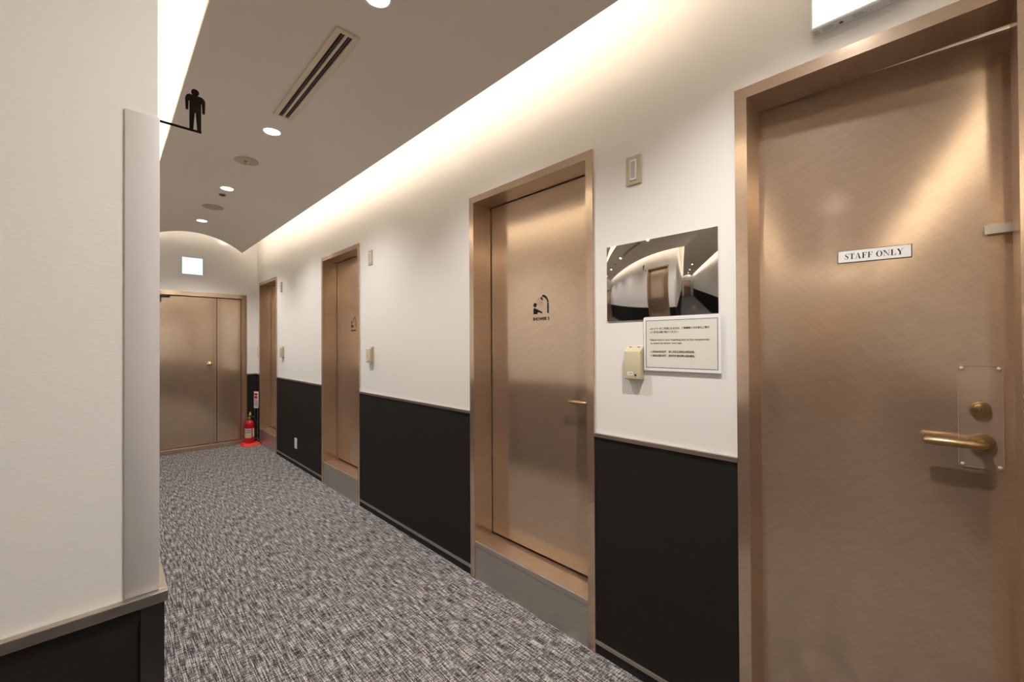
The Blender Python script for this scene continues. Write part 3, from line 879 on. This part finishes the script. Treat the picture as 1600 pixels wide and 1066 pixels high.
# outlet plate low on the dado, and a switch beside the end wall
o = root('outlet_plate', (XW - 0.005, 5.192, 0.266), RZ_R, 'white outlet plate low on the black dado between the far doors', 'outlet')
part('cover_plate', lambda bm: box(bm, -0.036, 0.036, -0.007, 0.0, -0.06, 0.06, 0.002), M_WHITE, o)
part('socket_insert', lambda bm: box(bm, -0.016, 0.016, -0.0085, -0.007, -0.033, 0.033, 0.001), M_LABEL, o)
for a in (-0.006, 0.006):
    for z in (-0.016, 0.016):
        part('slot', lambda bm: box(bm, a - 0.001, a + 0.001, -0.009, -0.0085, z - 0.005, z + 0.005), M_GREYPR, o)
o = root('switch_plate', (XW, 6.862, 1.295), RZ_R, 'pale switch plate in the far corner beside the end door', 'switch')
part('cover_plate', lambda bm: box(bm, -0.035, 0.035, -0.006, 0.0, -0.06, 0.06, 0.002), M_CREAM, o)
part('rocker', lambda bm: box(bm, -0.012, 0.012, -0.010, -0.006, -0.03, 0.03, 0.002), M_CREAM, o)

# ------------------------------------------------------------------ washroom sign on the left wall
MAN_Y = 2.05
ms = root('restroom_sign', (XL, MAN_Y, 2.25), RZ_E, 'dark cut-out man figure standing on a thin bar from the left wall', 'sign')
def b_man(bm):
    def P(pts): return [(a - XL, b - 2.25) for a, b in pts]
    y0, y1 = -0.003, 0.003
    prism(bm, [(0.2590 - XL + 0.0125 * math.cos(t * math.pi / 12), 2.4045 - 2.25 + 0.0125 * math.sin(t * math.pi / 12)) for t in range(24)], y0, y1)
    prism(bm, P([(0.2535, 2.386), (0.2645, 2.386), (0.2645, 2.396), (0.2535, 2.396)]), y0, y1)       # neck
    prism(bm, P([(0.241, 2.325), (0.278, 2.325), (0.278, 2.392), (0.241, 2.392)]), y0, y1)           # torso
    prism(bm, P([(0.241, 2.392), (0.236, 2.390), (0.2305, 2.384), (0.2275, 2.374), (0.229, 2.329), (0.237, 2.329), (0.2383, 2.366), (0.241, 2.367)]), y0, y1)
    prism(bm, P([(0.278, 2.392), (0.278, 2.367), (0.2807, 2.366), (0.282, 2.329), (0.290, 2.329), (0.2915, 2.374), (0.2885, 2.384), (0.283, 2.390)]), y0, y1)
    prism(bm, P([(0.241, 2.325), (0.241, 2.254), (0.253, 2.254), (0.258, 2.325)]), y0, y1)
    prism(bm, P([(0.278, 2.325), (0.261, 2.325), (0.266, 2.254), (0.278, 2.254)]), y0, y1)
    prism(bm, P([(0.258, 2.325), (0.2595, 2.33), (0.261, 2.325)]), y0, y1)
part('figure', b_man, M_SIGNBLK, ms)
part('bar', lambda bm: box(bm, 0.0, 0.279 - XL, -0.003, 0.003, -0.002, 0.0055), M_SIGNBLK, ms)
part('wall_plate', lambda bm: box(bm, -0.0, 0.004, -0.015, 0.015, -0.02, 0.023), M_SIGNBLK, ms)

# ------------------------------------------------------------------ ceiling fittings
def downlight(x, y, label, power=1.0):
    t = root('downlight', (x, y, CROWN - 0.0012), 0, label, 'downlight', 'recessed downlights along the vault crown')
    def trim(bm):
        lathe(bm, [(0.060, 0.0), (0.060, -0.0015), (0.056, -0.004), (0.0505, -0.0045), (0.0495, -0.001)], 'z', 40, caps=False)
    part('trim_ring', trim, M_WHITE, t, smooth=40)
    part('lamp_face', lambda bm: lathe(bm, [(0.0495, -0.001), (0.035, -0.0006), (0.0, -0.0003)], 'z', 40), M_LAMPON, t, smooth=40)
    d = bpy.data.lights.new('bulb', 'SPOT'); d.energy = DOWN_W * power; d.color = NEUT
    d.spot_size = R(120); d.spot_blend = 0.8; d.shadow_soft_size = 0.035
    l = bpy.data.objects.new('bulb', d); COL.objects.link(l); l.parent = t; l.location = (0, 0, -0.045)
    return t
downlight(XMID, 0.24, 'downlight over the junction in front of the staff door', 1.6)
downlight(XMID, 1.645, 'bright round downlight cut by the top edge of the photo')
downlight(XMID, 3.19, 'round downlight just beyond the slot air vent')
downlight(XMID, 4.645, 'round downlight between the sprinkler plate and the round speaker')
downlight(XMID, 6.045, 'farthest round downlight near the arched end wall', 1.15)
for i, x in enumerate((-2.1, -3.55, -5.0)):
    downlight(x, PYM, ('nearest', 'middle', 'farthest')[i] + ' downlight of the side passage, visible in the mirror', 0.3)

# slot diffuser
sl = root('slot_diffuser', (0.8225, 2.4295, CROWN - 0.0022), 0, 'cream linear air vent with two dark slots in the vault', 'air vent')
LX, LY = 0.0555, 0.5065
def b_sframe(bm):
    t = 0.022
    z0, z1 = -0.009, 0.001
    box(bm, -LX, -LX + 0.026, -LY, LY, z0, z1, 0.0015); box(bm, LX - 0.026, LX, -LY, LY, z0, z1, 0.0015)
    box(bm, -LX + 0.026, LX - 0.026, -LY, -LY + t, z0, z1, 0.0015); box(bm, -LX + 0.026, LX - 0.026, LY - t, LY, z0, z1, 0.0015)
part('frame', b_sframe, M_VENT, sl)
part('divider_bar', lambda bm: box(bm, -0.006, 0.006, -LY + 0.022, LY - 0.022, -0.009, 0.0005, 0.001), M_VENT, sl)
part('slot_throat', lambda bm: box(bm, -LX + 0.026, LX - 0.026, -LY + 0.022, LY - 0.022, -0.0012, 0.0008), M_DARKIN, sl)
for k in (-1, 1):
    part('deflector_blade', lambda bm: box(bm, k * 0.0165 - 0.0028, k * 0.0165 + 0.0028, -LY + 0.022, LY - 0.022, -0.0065, -0.002, 0.0005), plain('dark_blade', (0.06, 0.05, 0.035), 0.5) if 'dark_blade' not in MATS else MATS['dark_blade'], sl)

# sprinkler cover plate, small sensor, round speaker
t = root('sprinkler_plate', (0.8135, 3.842, CROWN - 0.0015), 0, 'flat taupe round plate with a tiny sprinkler nozzle', 'sprinkler')
part('plate', lambda bm: lathe(bm, [(0.086, 0.0), (0.086, -0.003), (0.080, -0.006), (0.0, -0.006)], 'z', 40), M_DISC, t, smooth=30)
def b_spr(bm):
    lathe(bm, [(0.017, -0.006), (0.017, -0.010), (0.008, -0.014), (0.006, -0.026), (0.013, -0.028), (0.013, -0.030), (0.0, -0.030)], 'z', 20)
part('nozzle', b_spr, M_KNOB, t, smooth=40)
t = root('ceiling_sensor', (XMID, 4.865, CROWN - 0.001), 0, 'tiny dark round sensor between downlight and speaker', 'sensor')
part('body', lambda bm: lathe(bm, [(0.026, 0.0), (0.026, -0.006), (0.020, -0.014), (0.0, -0.017)], 'z', 24), plain('dark_sensor_plastic', (0.07, 0.055, 0.04), 0.5), t, smooth=40)
part('rim', lambda bm: lathe(bm, [(0.032, 0.0), (0.032, -0.002), (0.0265, -0.003)], 'z', 24, caps=False), M_DISC, t, smooth=40)
t = root('ceiling_speaker', (0.832, 5.365, CROWN - 0.0015), 0, 'round taupe ceiling speaker grille before the last downlight', 'speaker')
part('grille', lambda bm: lathe(bm, [(0.082, -0.004), (0.060, -0.007), (0.0, -0.0085)], 'z', 40), M_GRILLE, t, smooth=40)
part('ring', lambda bm: lathe(bm, [(0.096, 0.0), (0.095, -0.006), (0.088, -0.008), (0.082, -0.004)], 'z', 40, caps=False), M_DISC, t, smooth=40)

# ------------------------------------------------------------------ fire extinguisher corner
st = root('extinguisher_stand', (1.482, 6.772, 0), RZ_E, 'red floor stand with a wire-held sign card in the far corner', 'stand')
def b_base(bm):
    lo = [(-0.112, -0.105), (0.098, -0.105), (0.098, 0.10), (-0.112, 0.10)]
    hi = [(-0.092, -0.085), (0.094, -0.085), (0.094, 0.085), (-0.092, 0.085)]
    a = [bm.verts.new((x, y, 0.0)) for x, y in lo]; b = [bm.verts.new((x, y, 0.034)) for x, y in hi]
    bm.faces.new(a); bm.faces.new(b)
    for i in range(4):
        j = (i + 1) % 4
        bm.faces.new([a[i], a[j], b[j], b[i]])
    bmesh.ops.bevel(bm, geom=list(bm.edges), offset=0.004, segments=2, profile=0.5, affect='EDGES')
part('base_tray', b_base, M_REDPL, st)
for px_, py_ in ((0.066, 0.055), (0.088, 0.0)):
    part('post', lambda bm: tube(bm, [(px_, py_, 0.030), (px_, py_, 0.62)], 0.0035, 10), M_CHROME, st)
CARD = R(-62)
cd = part('sign_card', lambda bm: box(bm, -0.042, 0.042, -0.0025, 0.0, -0.118, 0.118, 0.0006), M_LABEL, st, (0.077, 0.024, 0.625), (0, 0, CARD), label='white card with a red panel on top')
part('red_panel', lambda bm: box(bm, -0.036, 0.026, -0.003, -0.0025, 0.018, 0.094), M_RED, cd)
link('lettering', text_mesh('lettering', '消火器', 0.019, M_LABEL, 'CENTER', 0.0, 0.0002), cd, (-0.005, -0.0034, 0.05))
part('pale_panel', lambda bm: box(bm, -0.036, 0.026, -0.003, -0.0025, -0.098, 0.012), plain('pale_mauve_print', (0.50, 0.38, 0.40), 0.5), cd)

ex = root('fire_extinguisher', (1.470, 6.770, 0.034), R(-14), 'red fire extinguisher standing on the red floor stand', 'fire extinguisher')
def b_body(bm):
    lathe(bm, [(0.0, 0.0), (0.050, 0.0), (0.056, 0.010), (0.057, 0.02), (0.057, 0.255), (0.054, 0.275), (0.045, 0.296), (0.030, 0.311), (0.018, 0.317), (0.016, 0.330), (0.0, 0.330)], 'z', 36)
part('cylinder', b_body, M_RED, ex, smooth=40)
def sector(bm, r0, r1, a0, a1, z0, z1, n=12):
    pts = [(r1 * math.cos(R(a0 + (a1 - a0) * i / n)), r1 * math.sin(R(a0 + (a1 - a0) * i / n))) for i in range(n + 1)]
    pin = [(r0 * math.cos(R(a0 + (a1 - a0) * i / n)), r0 * math.sin(R(a0 + (a1 - a0) * i / n))) for i in range(n + 1)]
    po = [[bm.verts.new((x, y, z)) for x, y in pts] for z in (z0, z1)]
    pi_ = [[bm.verts.new((x, y, z)) for x, y in pin] for z in (z0, z1)]
    for i in range(n):
        bm.faces.new([po[0][i], po[0][i + 1], po[1][i + 1], po[1][i]])
        bm.faces.new([pi_[0][i], pi_[1][i], pi_[1][i + 1], pi_[0][i + 1]])
        for k in (0, 1): bm.faces.new([po[k][i], po[k][i + 1], pi_[k][i + 1], pi_[k][i]])
    for i in (0, n): bm.faces.new([po[0][i], po[1][i], pi_[1][i], pi_[0][i]])
lb = part('label', lambda bm: sector(bm, 0.0565, 0.0580, 175, 295, 0.075, 0.205), plain('faded_label', (0.62, 0.56, 0.52), 0.5), ex, smooth=40, label='pale printed label')
part('yellow_mark', lambda bm: sector(bm, 0.0578, 0.0586, 232, 272, 0.078, 0.118, 6), M_YEL, lb)
part('text_block', lambda bm: (sector(bm, 0.0578, 0.0585, 186, 226, 0.13, 0.19, 6), sector(bm, 0.0578, 0.0585, 236, 286, 0.14, 0.195, 6)), plain('label_grey_print', (0.40, 0.33, 0.30), 0.5), lb)
part('rear_label', lambda bm: sector(bm, 0.0565, 0.0580, 312, 352, 0.085, 0.205, 8), M_LABEL, ex, smooth=40)
part('valve', lambda bm: (lathe(bm, [(0.019, 0.325), (0.019, 0.348), (0.013, 0.352), (0.013, 0.372), (0.0, 0.372)], 'z', 20), lathe(bm, [(0.0, -0.03), (0.011, -0.03), (0.011, -0.012), (0.0, -0.012)], 'y', 18, (0, 0, 0.352))), M_CHROME, ex, smooth=40)
def b_grip(bm):
    tube(bm, [(0.004, 0.011, 0.365), (-0.007, -0.019, 0.372), (-0.026, -0.075, 0.352)], [0.007, 0.008, 0.006], 10)
    tube(bm, [(0.004, 0.011, 0.378), (-0.007, -0.019, 0.390), (-0.024, -0.070, 0.400)], [0.006, 0.007, 0.005], 10)
part('grip', b_grip, M_CHROME, ex, smooth=40)
part('safety_pin', lambda bm: (lathe(bm, [(0.0, 0.386), (0.012, 0.386), (0.010, 0.41), (0.006, 0.428), (0.0, 0.43)], 'z', 16, (0.008, 0, 0))), M_YEL, ex, smooth=40)
def b_hose(bm):
    pts = []
    for k in range(15):
        t = k / 14
        a = t * math.pi * 0.55
        pts.append((0.02 + 0.055 * math.sin(min(t * 2.2, 1) * math.pi / 2), 0.012, 0.352 - 0.26 * max(0, t - 0.12) ** 0.9 * 1.0 + 0.02 * math.sin(min(t * 5, math.pi))))
    tube(bm, pts, [0.008] * 11 + [0.010, 0.012, 0.013, 0.013], 12)
part('hose', b_hose, M_RUBBER, ex, smooth=50)
